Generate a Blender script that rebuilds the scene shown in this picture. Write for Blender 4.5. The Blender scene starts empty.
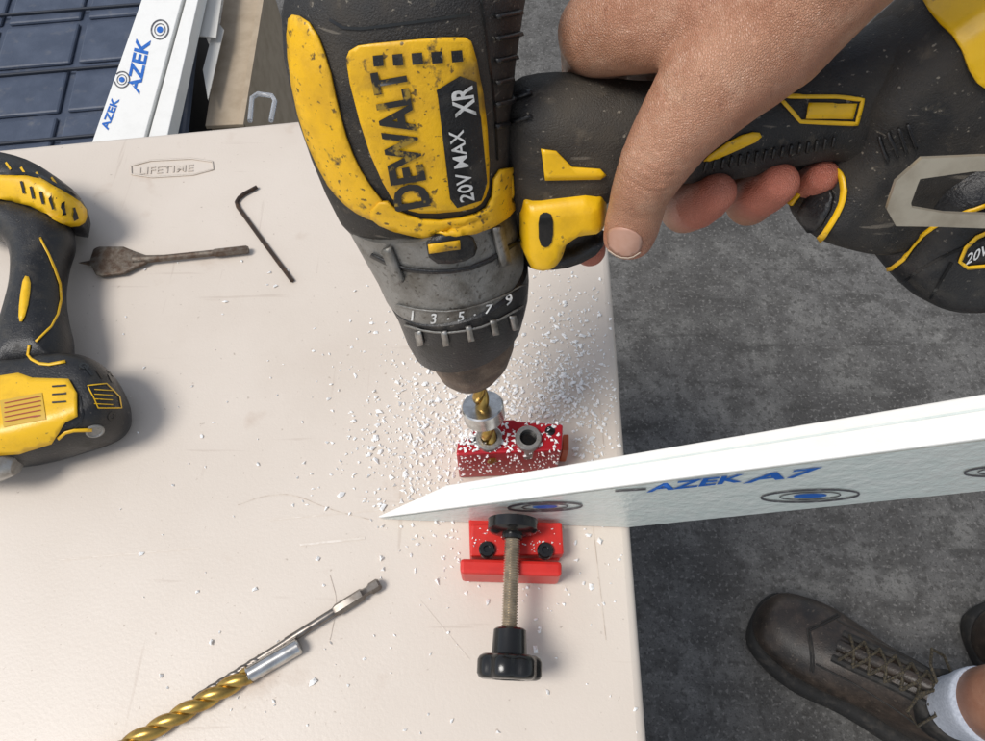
import bpy, bmesh, math, random
from mathutils import Vector, Matrix, noise
from mathutils.geometry import delaunay_2d_cdt
from mathutils.bvhtree import BVHTree
random.seed(7)
H=0.70; D=0.42; T=math.radians(28); F=683.0; CX=492.5; CY=370.5
C=Vector((0,0,H+D))
scene=bpy.context.scene
# ------------------------------------------------------------ helpers
def ray(px,py):
    x=(px-CX)/F; y=(CY-py)/F
    return Vector((x, y*math.cos(T)+math.sin(T), y*math.sin(T)-math.cos(T)))
VD=ray(CX,CY)
def P(px,py,z=0.0):
    d=ray(px,py); t=(H+z-C.z)/d.z
    return C+d*t
class Plane:
    def __init__(s,o,e1,n):
        s.o=o; s.n=n.normalized(); s.e1=(e1-s.n*e1.dot(s.n)).normalized(); s.e2=s.n.cross(s.e1)
    def hit(s,px,py,off=0):
        d=ray(px,py); o=s.o+s.n*off
        return C+d*((o-C).dot(s.n)/d.dot(s.n))
    def to2(s,p):
        q=p-s.o; return Vector((q.dot(s.e1),q.dot(s.e2)))
    def to3(s,a,b,c): return s.o+s.e1*a+s.e2*b+s.n*c
def depth(p): return (p-C).dot(VD)
def HP(z): return Plane(Vector((0,0,H+z)),Vector((1,0,0)),Vector((0,0,1)))
def group(name,loc):
    e=bpy.data.objects.new(name,None); e.empty_display_size=0.02; e.location=loc
    scene.collection.objects.link(e); return e
def mk(name,verts,faces,mat,parent=None,smooth=True):
    me=bpy.data.meshes.new(name); me.from_pydata([tuple(v) for v in verts],[],faces); me.update()
    ob=bpy.data.objects.new(name,me); scene.collection.objects.link(ob)
    if mat: me.materials.append(mat)
    if smooth:
        for p in me.polygons: p.use_smooth=True
    if parent:
        ob.parent=parent; ob.matrix_parent_inverse=Matrix.Translation(parent.location).inverted()
    return ob
def fixn(ob):
    bm=bmesh.new(); bm.from_mesh(ob.data); bmesh.ops.recalc_face_normals(bm,faces=bm.faces); bm.to_mesh(ob.data); bm.free()
def bev(ob,w,seg=3):
    m=ob.modifiers.new('b','BEVEL'); m.width=w; m.segments=seg; m.limit_method='ANGLE'; m.angle_limit=math.radians(35); return ob
def loftr(name,rings,mat,parent=None,cap=True,smooth=True,sharp=None):
    n=len(rings[0]); vs=[p for r in rings for p in r]; fs=[]
    for i in range(len(rings)-1):
        for j in range(n):
            k=(j+1)%n; fs.append((i*n+j,i*n+k,(i+1)*n+k,(i+1)*n+j))
    if cap:
        fs.append(tuple(range(n))); fs.append(tuple((len(rings)-1)*n+j for j in range(n)))
    ob=mk(name,vs,fs,mat,parent,smooth); fixn(ob)
    if sharp:
        ob.data.set_sharp_from_angle(angle=math.radians(sharp))
    return ob
def ring(c,a,b,ra,rb,ex=2.0,n=40,fn=None):
    out=[]
    for i in range(n):
        t=2*math.pi*i/n; ct,st=math.cos(t),math.sin(t)
        x=math.copysign(abs(ct)**(2/ex),ct)*ra; y=math.copysign(abs(st)**(2/ex),st)*rb
        if fn: k=fn(t); x*=k; y*=k
        out.append(c+a*x+b*y)
    return out
def frame(d):
    d=d.normalized(); a=d.cross(Vector((0,0,1)))
    if a.length<.1: a=d.cross(Vector((0,1,0)))
    a.normalize(); return a,d.cross(a).normalized()
def tube(name,pts,rad,mat,parent=None,n=14,sharp=40,fn=None,ex=2.0):
    if not isinstance(rad,(list,tuple)): rad=[rad]*len(pts)
    rings=[]; pa=None
    for i,p in enumerate(pts):
        d=(pts[min(i+1,len(pts)-1)]-pts[max(i-1,0)])
        if pa is None: a,b=frame(d)
        else:
            dn=d.normalized(); a=(pa-dn*pa.dot(dn)).normalized(); b=dn.cross(a)
        pa=a
        rings.append(ring(p,a,b,rad[i],rad[i],ex,n,fn))
    return loftr(name,rings,mat,parent,sharp=sharp)
def lathe(name,o,d,prof,mat,parent=None,n=40,sharp=30,fn=None):
    """prof: (s,r) along d"""
    a,b=frame(d); d=d.normalized()
    return loftr(name,[ring(o+d*s,a,b,r,r,2,n,fn) for s,r in prof],mat,parent,sharp=sharp)
def chaikin(p,it):
    for _ in range(it):
        q=[]
        for i in range(len(p)):
            a,b=p[i],p[(i+1)%len(p)]
            q+= [a*.75+b*.25,a*.25+b*.75]
        p=q
    return p
def inside(p,poly):
    c=False; x,y=p; n=len(poly); j=n-1
    for i in range(n):
        xi,yi=poly[i]; xj,yj=poly[j]
        if (yi>y)!=(yj>y) and x<(xj-xi)*(y-yi)/(yj-yi)+xi: c=not c
        j=i
    return c
def bdist(p,poly):
    m=1e9; px,py=p[0],p[1]; ax_,ay_=poly[-1][0],poly[-1][1]
    for q in poly:
        bx,by=q[0],q[1]; ux,uy=bx-ax_,by-ay_; l=ux*ux+uy*uy
        t=0 if l==0 else ((px-ax_)*ux+(py-ay_)*uy)/l
        t=0 if t<0 else 1 if t>1 else t
        dx=px-ax_-ux*t; dy=py-ay_-uy*t; d=dx*dx+dy*dy
        if d<m:m=d
        ax_,ay_=bx,by
    return math.sqrt(m)
def resample(poly,g):
    out=[]
    for i in range(len(poly)):
        a=poly[i]; b=poly[(i+1)%len(poly)]; k=max(1,int(round((b-a).length/g)))
        for j in range(k): out.append(a.lerp(b,j/k))
    return out
def cdt(poly,extra):
    n=len(poly); pts=list(poly)+list(extra)
    r=delaunay_2d_cdt(pts,[(i,(i+1)%n) for i in range(n)],[list(range(n))],1,1e-9)
    return r[0],r[2]
def puff(name,px,plane,off,half,r,mat,parent=None,sm=2,g=None,down=None,hfun=None,world=None):
    """rounded slab whose outline lies on a plane"""
    if world: p2=[plane.to2(w) for w in world]
    else: p2=[plane.to2(plane.hit(x,y,off)) for x,y in px]
    p2=chaikin(p2,sm)
    g=g or max(r*.5,.002)
    p2=resample(p2,g*.6)
    area=sum(p2[i].x*p2[(i+1)%len(p2)].y-p2[(i+1)%len(p2)].x*p2[i].y for i in range(len(p2)))
    if area<0: p2.reverse()
    ex=[]; n=len(p2)
    for i in range(n):
        d=(p2[(i+1)%n]-p2[i-1]); 
        if d.length<1e-9: continue
        d.normalize(); nn=Vector((-d.y,d.x))
        for k in (.04,.15,.4,.75):
            q=p2[i]+nn*(k*r)
            if inside(q,p2) and bdist(q,p2)>.9*k*r: ex.append(q)
    xs=[p.x for p in p2]; ys=[p.y for p in p2]
    x=min(xs)
    while x<max(xs):
        y=min(ys)
        while y<max(ys):
            q=Vector((x+random.uniform(-.1,.1)*g,y+random.uniform(-.1,.1)*g))
            if inside(q,p2) and bdist(q,p2)>r*.95: ex.append(q)
            y+=g
        x+=g
    vs,fs=cdt(p2,ex)
    down=half if down is None else down
    V=[];Fc=[]
    hs=[]
    for v in vs:
        v=Vector(v)
        d=min(1,bdist(v,p2)/r); h=math.sqrt(max(0,1-(1-d)**2)); hs.append(h)
    for v,h in zip(vs,hs):
        k=hfun(plane.to3(v[0],v[1],0)) if hfun else 1
        V.append(plane.to3(v[0],v[1],off+h*half*k))
    N=len(vs)
    for v,h in zip(vs,hs): V.append(plane.to3(v[0],v[1],off-h*down))
    for f in fs: Fc.append(tuple(f)); Fc.append(tuple(N+i for i in reversed(f)))
    ob=mk(name,V,Fc,mat,parent)
    bm=bmesh.new(); bm.from_mesh(ob.data); bmesh.ops.remove_doubles(bm,verts=bm.verts,dist=1e-5); bmesh.ops.recalc_face_normals(bm,faces=bm.faces); bm.to_mesh(ob.data); bm.free()
    for p in ob.data.polygons: p.use_smooth=True
    return ob
def bvhs(obs):
    dg=bpy.context.evaluated_depsgraph_get(); dg.update()
    return [BVHTree.FromObject(o,dg) for o in obs]
def cast(tr,px,py):
    d=ray(px,py).normalized(); best=None
    for t in tr:
        h=t.ray_cast(C,d)
        if h[0] is not None and (best is None or h[3]<best[2]):
            n=h[1]; n=-n if n.dot(d)>0 else n
            best=(h[0],n,h[3])
    return best
def sheet(name,vs2,fs,tr,off,mat,parent,thick=0,maxe=.02):
    V=[];ok=[]
    for x,y in vs2:
        h=cast(tr,x,y)
        if h: V.append(h[0]+h[1]*off); ok.append(True)
        else: V.append(Vector((0,0,0))); ok.append(False)
    Fc=[]
    for f in fs:
        if not all(ok[i] for i in f): continue
        if any((V[f[i]]-V[f[i-1]]).length>maxe for i in range(len(f))): continue
        a,b,c=V[f[0]],V[f[1]],V[f[2]]
        nn=(b-a).cross(c-a)
        f=list(f)
        if nn.dot(C-a)<0: f.reverse()
        Fc.append(tuple(f))
    ob=mk(name,V,Fc,mat,parent)
    bm=bmesh.new(); bm.from_mesh(ob.data)
    bmesh.ops.delete(bm,geom=[v for v in bm.verts if not v.link_faces],context='VERTS'); bm.to_mesh(ob.data); bm.free()
    if thick:
        m=ob.modifiers.new('s','SOLIDIFY'); m.thickness=thick; m.offset=1
    return ob
def decal(name,px,tr,off,mat,parent,thick=0,sm=1,g=5,maxe=.03):
    p2=resample(chaikin([Vector(p) for p in px],sm),g)
    ex=[]; xs=[p.x for p in p2]; ys=[p.y for p in p2]; x=min(xs)
    while x<max(xs):
        y=min(ys)
        while y<max(ys):
            q=Vector((x,y))
            if inside(q,p2) and bdist(q,p2)>g*.4: ex.append(q)
            y+=g
        x+=g
    vs,fs=cdt(p2,ex)
    return sheet(name,vs,fs,tr,off,mat,parent,thick,maxe)
def linedecal(name,px,w,tr,off,mat,parent,closed=False,thick=0,sm=1,g=4):
    p=[Vector(q) for q in px]
    if closed: p=chaikin(p,sm)
    else:
        for _ in range(sm):
            q=[p[0]]
            for i in range(len(p)-1): q+=[p[i]*.75+p[i+1]*.25,p[i]*.25+p[i+1]*.75]
            q.append(p[-1]); p=q
    if closed: p=resample(p,g)
    else:
        q=[]
        for i in range(len(p)-1):
            k=max(1,int((p[i+1]-p[i]).length/g))
            for j in range(k): q.append(p[i].lerp(p[i+1],j/k))
        q.append(p[-1]); p=q
    n=len(p); vs=[]; fs=[]
    for i in range(n):
        a=p[(i+1)%n] if closed else p[min(i+1,n-1)]; b=p[i-1] if closed else p[max(i-1,0)]
        d=(a-b).normalized(); nn=Vector((-d.y,d.x))*w/2
        vs+=[p[i]+nn,p[i]-nn]
    for i in range(n if closed else n-1):
        j=(i+1)%n; fs.append((2*i,2*i+1,2*j+1,2*j))
    return sheet(name,vs,fs,tr,off,mat,parent,thick)
def ellipse_pts(cx,cy,a,b,ang=0,n=40):
    ca,sa=math.cos(ang),math.sin(ang)
    return [(cx+a*math.cos(t)*ca-b*math.sin(t)*sa, cy+a*math.cos(t)*sa+b*math.sin(t)*ca) for t in [2*math.pi*i/n for i in range(n)]]
def text(name,s,ox,oy,ex,ey,tr,off,mat,parent,bold=0.0,maxe=.03):
    cu=bpy.data.curves.new(name,'FONT'); cu.body=s; cu.size=1; cu.resolution_u=3; cu.offset=bold
    o=bpy.data.objects.new('tmp',cu); scene.collection.objects.link(o)
    dg=bpy.context.evaluated_depsgraph_get(); dg.update()
    me=bpy.data.meshes.new_from_object(o.evaluated_get(dg))
    bm=bmesh.new(); bm.from_mesh(me); bmesh.ops.triangulate(bm,faces=bm.faces)
    vs=[(ox+v.co.x*ex[0]+v.co.y*ey[0], oy+v.co.x*ex[1]+v.co.y*ey[1]) for v in bm.verts]
    fs=[tuple(v.index for v in f.verts) for f in bm.faces]; bm.free()
    bpy.data.objects.remove(o)
    return sheet(name,vs,fs,tr,off,mat,parent,0,maxe)
# ------------------------------------------------------------ materials
def M(name,c1,c2=None,scale=60,lo=.45,hi=.65,rough=.5,metal=0,bump=0,bscale=300,c3=None,s3=15,lo3=.5,hi3=.65,detail=6,rvar=.0,spec=.5,sss=0,trans=0,coat=0):
    m=bpy.data.materials.new(name); m.use_nodes=True; nt=m.node_tree; N=nt.nodes; L=nt.links
    b=N['Principled BSDF']; tc=N.new('ShaderNodeTexCoord')
    b.inputs['Roughness'].default_value=rough; b.inputs['Metallic'].default_value=metal
    b.inputs['Specular IOR Level'].default_value=spec
    b.inputs['Base Color'].default_value=(*c1,1)
    def nz(sc,det=detail):
        n=N.new('ShaderNodeTexNoise'); n.inputs['Scale'].default_value=sc; n.inputs['Detail'].default_value=det; n.inputs['Roughness'].default_value=.6
        L.new(tc.outputs['Object'],n.inputs['Vector']); return n
    def ramp(n,a,c):
        r=N.new('ShaderNodeMapRange'); r.inputs[1].default_value=a; r.inputs[2].default_value=c; L.new(n.outputs[0],r.inputs[0]); return r
    def mix(f,a,c):
        x=N.new('ShaderNodeMix'); x.data_type='RGBA'; L.new(f.outputs[0],x.inputs[0])
        if isinstance(a,tuple): x.inputs[6].default_value=(*a,1)
        else: L.new(a.outputs[2],x.inputs[6])
        x.inputs[7].default_value=(*c,1); return x
    last=c1
    if c2:
        r=ramp(nz(scale),lo,hi); last=mix(r,c1,c2)
        if rvar:
            k=N.new('ShaderNodeMapRange'); k.inputs[3].default_value=rough; k.inputs[4].default_value=min(1,rough+rvar); L.new(r.outputs[0],k.inputs[0]); L.new(k.outputs[0],b.inputs['Roughness'])
    if c3: last=mix(ramp(nz(s3),lo3,hi3),last,c3)
    if not isinstance(last,tuple): L.new(last.outputs[2],b.inputs['Base Color'])
    if bump:
        bp=N.new('ShaderNodeBump'); bp.inputs['Strength'].default_value=bump; bp.inputs['Distance'].default_value=.001
        L.new(nz(bscale,4).outputs[0],bp.inputs['Height']); L.new(bp.outputs[0],b.inputs['Normal'])
    if sss:
        b.inputs['Subsurface Weight'].default_value=sss; b.inputs['Subsurface Radius'].default_value=(.006,.002,.001); b.inputs['Subsurface Scale'].default_value=1
    if trans: b.inputs['Transmission Weight'].default_value=trans
    if coat: b.inputs['Coat Weight'].default_value=coat; b.inputs['Coat Roughness'].default_value=.15
    return m
def addspeck(m,sc,a,c,col,k,stretch=None):
    nt=m.node_tree;N=nt.nodes;L=nt.links;b=N['Principled BSDF']
    lk=b.inputs['Base Color'].links
    tc=N.new('ShaderNodeTexCoord'); n=N.new('ShaderNodeTexNoise'); n.inputs['Scale'].default_value=sc; n.inputs['Detail'].default_value=5
    if stretch:
        mp=N.new('ShaderNodeMapping'); mp.inputs['Scale'].default_value=stretch[0]; mp.inputs['Rotation'].default_value=stretch[1]; L.new(tc.outputs['Object'],mp.inputs[0]); L.new(mp.outputs[0],n.inputs['Vector'])
    else: L.new(tc.outputs['Object'],n.inputs['Vector'])
    r=N.new('ShaderNodeMapRange'); r.inputs[1].default_value=a; r.inputs[2].default_value=c; r.inputs[4].default_value=k; L.new(n.outputs[0],r.inputs[0])
    x=N.new('ShaderNodeMix'); x.data_type='RGBA'; L.new(r.outputs[0],x.inputs[0])
    if lk: L.new(lk[0].from_socket,x.inputs[6])
    else: x.inputs[6].default_value=b.inputs['Base Color'].default_value
    x.inputs[7].default_value=(*col,1); L.new(x.outputs[2],b.inputs['Base Color']); return m
black=M('black_plastic',(.011,.011,.012),(.04,.036,.03),90,.5,.75,rough=.36,bump=.35,bscale=900,c3=(.08,.068,.052),s3=35,lo3=.62,hi3=.85,rvar=.35)
addspeck(black,600,.66,.74,(.25,.22,.18),.5)
rubber=M('dusty_rubber',(.015,.014,.0135),(.055,.046,.036),40,.42,.70,rough=.5,bump=.6,bscale=1400,c3=(.12,.098,.07),s3=120,lo3=.60,hi3=.80,rvar=.35)
addspeck(rubber,14,.55,.75,(.095,.077,.054),.7); addspeck(rubber,500,.66,.72,(.32,.28,.22),.7)
addspeck(rubber,40,.66,.70,(.22,.19,.15),.5,((1,1,9),(.3,.4,.9)))
yellow=M('yellow_plastic',(.84,.47,.008),(.56,.30,.012),55,.45,.75,rough=.38,bump=.2,bscale=700,c3=(.07,.05,.025),s3=130,lo3=.60,hi3=.68,rvar=.25)
addspeck(yellow,420,.62,.68,(.05,.035,.02),.85); addspeck(yellow,35,.62,.72,(.16,.10,.03),.7)
yellowc=M('clean_yellow_plastic',(.86,.50,.008),(.62,.35,.010),60,.5,.8,rough=.35,bump=.1,bscale=700)
addspeck(yellowc,300,.66,.72,(.15,.09,.03),.7)
ink=M('black_ink',(.014,.014,.014),(.30,.19,.02),170,.55,.62,rough=.5)
white_ink=M('white_ink',(.7,.7,.68),(.4,.4,.38),200,.5,.7,rough=.5)
red_ink=M('red_ink',(.35,.04,.02),rough=.5)
blue_ink=M('blue_ink',(.012,.12,.48),(.08,.27,.6),150,.5,.8,rough=.45)
grey_ink=M('grey_ink',(.08,.08,.09),(.28,.28,.28),260,.52,.7,rough=.5)
steel=M('worn_steel',(.42,.41,.39),(.20,.185,.16),110,.4,.7,rough=.35,metal=.85,bump=.25,bscale=900,rvar=.25)
gearm=M('gearcase_metal',(.27,.265,.25),(.15,.14,.12),80,.4,.7,rough=.42,metal=.5,bump=.4,bscale=700,c3=(.07,.06,.048),s3=40,lo3=.55,hi3=.75)
addspeck(gearm,450,.60,.68,(.05,.04,.03),.6)
bright=M('bright_steel',(.62,.61,.59),(.38,.37,.35),200,.4,.7,rough=.25,metal=1)
chuckm=M('chuck_metal',(.12,.085,.062),(.24,.18,.13),130,.45,.7,rough=.5,metal=.4,bump=.6,bscale=1200,c3=(.045,.035,.028),s3=50,lo3=.5,hi3=.7)
brass=M('gold_steel',(.52,.34,.09),(.30,.19,.06),160,.4,.7,rough=.3,metal=.95)
rust=M('rusty_steel',(.11,.072,.05),(.22,.19,.155),170,.4,.65,rough=.55,metal=.6,bump=.5,bscale=900)
darkst=M('dark_steel',(.055,.038,.03),(.12,.07,.04),220,.5,.7,rough=.5,metal=.6)
redm=M('red_anodised',(.46,.012,.022),(.34,.010,.018),60,.4,.7,rough=.33,metal=.2,bump=.1)
redp=M('red_plastic',(.62,.022,.014),(.48,.015,.012),70,.5,.8,rough=.4,bump=.1)
knobm=M('knob_plastic',(.010,.010,.010),rough=.2,bump=.05)
pvc=M('pvc_board',(.84,.83,.79),(.78,.77,.73),40,.5,.8,rough=.55,bump=.15)
flake=M('pvc_shavings',(.92,.92,.90),rough=.6)
leather=M('leather',(.028,.020,.015),(.06,.043,.032),60,.45,.7,rough=.40,bump=.5,bscale=500,c3=(.016,.013,.011),s3=25)
addspeck(leather,200,.62,.7,(.13,.10,.075),.5)
sole=M('boot_sole',(.013,.012,.011),(.04,.034,.028),80,.5,.7,rough=.75,bump=.4)
lace=M('boot_lace',(.022,.018,.012),(.075,.058,.032),500,.45,.6,rough=.8)
sock=M('sock_knit',(.40,.43,.50),(.52,.55,.62),300,.4,.6,rough=.9,bump=.9,bscale=900)
binm=M('bin_plastic',(.045,.06,.095),(.07,.088,.13),30,.4,.7,rough=.5,bump=.2,c3=(.12,.125,.14),s3=50,lo3=.58,hi3=.8)
bind=M('bin_groove',(.018,.023,.036),rough=.6)
card=M('cardboard',(.46,.37,.265),(.37,.29,.20),40,.4,.7,rough=.85,bump=.2)
paper=M('paper',(.68,.66,.61),rough=.8)
clothm=M('shorts_cloth',(.10,.10,.10),(.14,.13,.12),200,.4,.6,rough=.9)
legm=M('frame_steel',(.18,.18,.19),rough=.45,metal=.3)
film=M('board_film',(.66,.73,.69),(.74,.78,.74),90,.4,.7,rough=.25,bump=.7,bscale=160)
clearp=M('clear_plastic',(.8,.82,.85),rough=.15,trans=.7)
# table plastic
tablem=M('table_plastic',(.70,.62,.535),(.655,.575,.49),9,.35,.7,rough=.40,bump=.12,bscale=450,c3=(.60,.515,.43),s3=3.5,lo3=.54,hi3=.76)
addspeck(tablem,260,.68,.75,(.25,.18,.12),.5)
addspeck(tablem,1.8,.52,.7,(.62,.51,.42),.5)
addspeck(tablem,9,.67,.72,(.42,.33,.26),.28,((1,14,1),(0,0,.5)))
addspeck(tablem,7,.68,.72,(.42,.33,.26),.28,((16,1,1),(0,0,.25)))
addspeck(tablem,28,.66,.78,(.48,.36,.27),.45)
def ground_mat():
    m=M('concrete',(.135,.131,.125),rough=.9)
    b=m.node_tree.nodes['Principled BSDF']; b.inputs['Specular IOR Level'].default_value=.25
    addspeck(m,3.2,.42,.62,(.080,.077,.073),.9)
    addspeck(m,11,.48,.70,(.22,.215,.20),.6)
    addspeck(m,26,.46,.62,(.075,.072,.068),.7)
    addspeck(m,6,.60,.66,(.055,.053,.05),.55,((1,4,1),(0,0,.6)))
    addspeck(m,90,.52,.64,(.06,.057,.053),.65)
    addspeck(m,170,.56,.66,(.26,.25,.235),.5)
    addspeck(m,330,.56,.66,(.035,.035,.034),.6)
    N=m.node_tree.nodes; L=m.node_tree.links
    tc=N.new('ShaderNodeTexCoord'); n=N.new('ShaderNodeTexNoise'); n.inputs['Scale'].default_value=110; n.inputs['Detail'].default_value=7; L.new(tc.outputs['Object'],n.inputs['Vector'])
    bp=N.new('ShaderNodeBump'); bp.inputs['Strength'].default_value=.8; bp.inputs['Distance'].default_value=.003; L.new(n.outputs[0],bp.inputs['Height']); L.new(bp.outputs[0],b.inputs['Normal'])
    return m
# ------------------------------------------------------------ setting
g=mk('concrete_ground',[(-60,-60,0),(60,-60,0),(60,60,0),(-60,60,0)],[(0,1,2,3)],ground_mat(),smooth=False)

tab=group('folding_table',Vector((-.28,-.2,H)))
c1=P(-2,148,0); c2=P(310,118,0); dtop=(c2-c1).normalized()
re1=P(648,741,0); re2=P(612,280,0); dr=(re2-re1).normalized()
den=dtop.x*dr.y-dtop.y*dr.x; w=re1-c1; tt=(w.x*dr.y-w.y*dr.x)/den; corner=c1+dtop*tt
Lx=.78; Ly=1.30
poly=[corner,corner-dtop*Lx,corner-dtop*Lx-dr*Ly,corner-dr*Ly]
def roundpoly(poly,r,k=8):
    out=[]; n=len(poly)
    for i in range(n):
        p=poly[i]; a=(poly[i-1]-p).normalized(); b=(poly[(i+1)%n]-p).normalized()
        for j in range(k+1):
            t=j/k; out.append((p+a*r)*(1-t)**2+p*2*t*(1-t)+(p+b*r)*t*t)
    return out
rp=roundpoly(poly,.045)
n=len(rp); vs=[Vector((p.x,p.y,H)) for p in rp]+[Vector((p.x,p.y,H-.045)) for p in rp]
top=mk('tabletop',vs,[tuple(range(n)),tuple(range(2*n-1,n-1,-1))]+[(i,(i+1)%n,n+(i+1)%n,n+i) for i in range(n)],tablem,tab,smooth=True); fixn(top)
top.data.set_sharp_from_angle(angle=math.radians(30)); bev(top,.006,4)
cen=sum(poly,Vector())/4
for k,sg in enumerate((-1,1)):
    y=cen.y+sg*.48
    for xx in (-.26,.26):
        tube('leg_%d'%(k*2+(xx>0)+1),[Vector((cen.x+xx,y,.0)),Vector((cen.x+xx*.95,y-sg*.03,H-.05))],.0125,legm,tab)
    tube('cross_bar_%d'%(k+1),[Vector((cen.x-.26,y,.15)),Vector((cen.x+.26,y,.15))],.010,legm,tab)
    tube('hinge_bar_%d'%(k+1),[Vector((cen.x-.3,y-sg*.03,H-.055)),Vector((cen.x+.3,y-sg*.03,H-.055))],.011,legm,tab)
tr=bvhs([top])
emb=M('embossed_plastic',(.63,.55,.465),rough=.35)
linedecal('logo_frame',[(131,162),(212,158),(214,174),(132,179)],1.3,tr,.0003,emb,tab,closed=True,thick=.0006,sm=1)
text('logo_text','LIFETIME',138,175,(14.5,-.9),(.6,-10),tr,.0007,emb,tab,.01)
scr=M('scratch_mark',(.50,.41,.33),(.68,.60,.51),120,.40,.55,rough=.6)
scr2=M('pale_scratch',(.80,.73,.65),(.70,.62,.53),160,.4,.55,rough=.5)
for i,(l,wd,mm) in enumerate((([(238,505),(262,496),(292,493),(330,510),(372,520)],.8,scr),([(270,520),(400,508)],.8,scr2),([(420,600),(470,660)],.7,scr2),([(590,500),(606,640)],.6,scr),([(60,560),(200,548)],.7,scr2),([(300,545),(365,538)],2.2,scr2),([(330,575),(338,602),(330,640)],.5,scr),([(582,380),(600,400),(604,450)],.6,scr))):
    linedecal('scratch_%d'%i,l,wd,tr,.00025+.00002*i,mm,tab,sm=2)

# ------------------------------------------------------------ storage bin, boards, cardboard (beside the table, lower down)
def boxq(name,pts,z0,z1,mat,parent,bw=.003):
    n=len(pts); vs=[Vector((p.x,p.y,z1)) for p in pts]+[Vector((p.x,p.y,z0)) for p in pts]
    o=mk(name,vs,[tuple(range(n)),tuple(range(2*n-1,n-1,-1))]+[(i,(i+1)%n,n+(i+1)%n,n+i) for i in range(n)],mat,parent,False); fixn(o)
    if bw: bev(o,bw,2)
    return o
zb=-.20
br=P(180,128,zb); bl=P(-60,150,zb); tr_=P(202,-15,zb)
e1=(br-bl).normalized(); e2=Vector((-e1.y,e1.x,0))
bn=group('storage_bin',br)
def bq(a0,b0,a1,b1): return [br-e1*a0+e2*b0,br-e1*a1+e2*b0,br-e1*a1+e2*b1,br-e1*a0+e2*b1]
boxq('bin_body',bq(.03,-.12,.62,.34),0.0,H+zb-.03,bind,bn)
boxq('lid_base',bq(.0,-.16,.66,.38),H+zb-.03,H+zb-.008,binm,bn,.006)
cols=[.012,.045,.155,.265,.375,.485,.60]
rows=[-.15,-.05,.05,.145,.24,.335]
for i in range(len(cols)-1):
    for j in range(len(rows)-1):
        boxq('lid_panel_%d_%d'%(i,j),bq(cols[i]+.005,rows[j]+.005,cols[i+1]-.005,rows[j+1]-.005),H+zb-.009,H+zb-.003,binm,bn,.003)
for i,b0 in enumerate((.0,.13,.26)):
    boxq('lid_rib_%d'%i,bq(.06,b0,.60,b0+.004),H+zb-.0029,H+zb+.001,bind,bn,.001)
bd=group('trim_board',P(150,60,zb))
zt=zb+.032
q=[P(92,142,zt),P(143,142,zt),P(190,-30,zt),P(152,-30,zt)]
o=boxq('board_core',q,H+zb+.006,H+zt,pvc,bd,.001)
q2=[P(147,142,zt-.004),P(166,142,zt-.004),P(205,-30,zt-.004),P(194,-30,zt-.004)]
tr=bvhs([o])
def logo(cx,cy,a,b,ang,tr,par,mi=grey_ink):
    linedecal('logo_ring',ellipse_pts(cx,cy,a,b,ang),a*.16*1.0 if b>a*.4 else 1.8,tr,.0005,mi,par,closed=True,sm=0,g=2)
    linedecal('logo_ring_inner',ellipse_pts(cx,cy,a*.62,b*.62,ang),a*.10*1.0 if b>a*.4 else 1.0,tr,.0005,mi,par,closed=True,sm=0,g=2)
    decal('logo_mark',ellipse_pts(cx,cy,a*.34,b*.38,ang),tr,.0005,blue_ink,par,sm=0,g=3)
text('print_text','AZEK',139,94,(4.5,-21),(-19,-5),tr,.0005,blue_ink,bd,.03)
text('print_text_2','AZEK',108,130,(4.5,-12),(-10,-3),tr,.0005,blue_ink,bd,.03)
logo(160,30,9.5,8.5,-1.3,tr,bd); logo(122,80,8,7.5,-1.3,tr,bd)
bd2=group('trim_board',P(170,60,zb))
boxq('board_core',q2,H+zb+.006,H+zt-.004,pvc,bd2,.001)
cb=group('cardboard_box',P(230,60,zb))
q=[P(205,126,zb-.03),P(243,124,zb-.03),P(270,-30,zb-.03),P(228,-30,zb-.03)]
boxq('box_top',q,H+zb-.036,H+zb-.03,card,cb,.001)
inn=[p+(sum(q,Vector())/4-p)*.06 for p in q]
boxq('box_body',inn,0,H+zb-.037,card,cb,.001)
q=[P(238,124,zb-.025),P(243,124,zb-.025),P(268,-30,zb-.025),P(262,-30,zb-.025)]
boxq('box_flap',q,H+zb-.0295,H+zb-.026,card,cb,0)
pp=group('paper_sheet',P(210,10,zb))
boxq('sheet',[P(196,36,zb+.0),P(216,38,zb+.0),P(226,-30,zb+.0),P(203,-30,zb+.0)],H+zb-.001,H+zb+.0005,paper,pp,0)
boxq('sheet_2',[P(203,70,zb-.01),P(208,100,zb-.01),P(224,30,zb-.01),P(216,20,zb-.01)],H+zb-.011,H+zb-.0095,paper,pp,0)
ct=group('clear_plastic_clip',P(262,108,-.02))
tube('clip_loop',[P(x,y,-.02) for x,y in ((250,121),(252,98),(258,94),(272,96),(275,101),(271,121))],.0022,clearp,ct)

# ------------------------------------------------------------ doweling jig
jig=group('doweling_jig',P(512,500,0.0))
zt=.042
def poly_block(name,px,z0,z1,mat,bw=.0012):
    return boxq(name,[P(x,y,z1) for x,y in px],H+z0,H+z1,mat,jig,bw)
ub1=poly_block('guide_block',[(456,455),(562,450),(563,424),(517,421),(514,419),(473,421),(470,436),(458,440)],.001,zt,redm)
ostr=poly_block('guide_side_step',[(562,450),(569,450),(569,434),(563,434)],.001,zt-.020,M('orange_scale',(.50,.10,.03),rough=.5),.0008)
poly_block('base_plate',[(470,560),(560,560),(558,492),(468,492)],.0012,.006,redp,.001)
lb=poly_block('clamp_plate',[(470,556),(564,554),(562,522),(472,524)],.0065,.017,redp)
bar=poly_block('clamp_bar',[(460,573),(562,576),(562,561),(460,558)],.0015,.027,redp,.002)
Z=Vector((0,0,1))
hole1=P(528,440,zt); hole0=P(489,440,zt)
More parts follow.
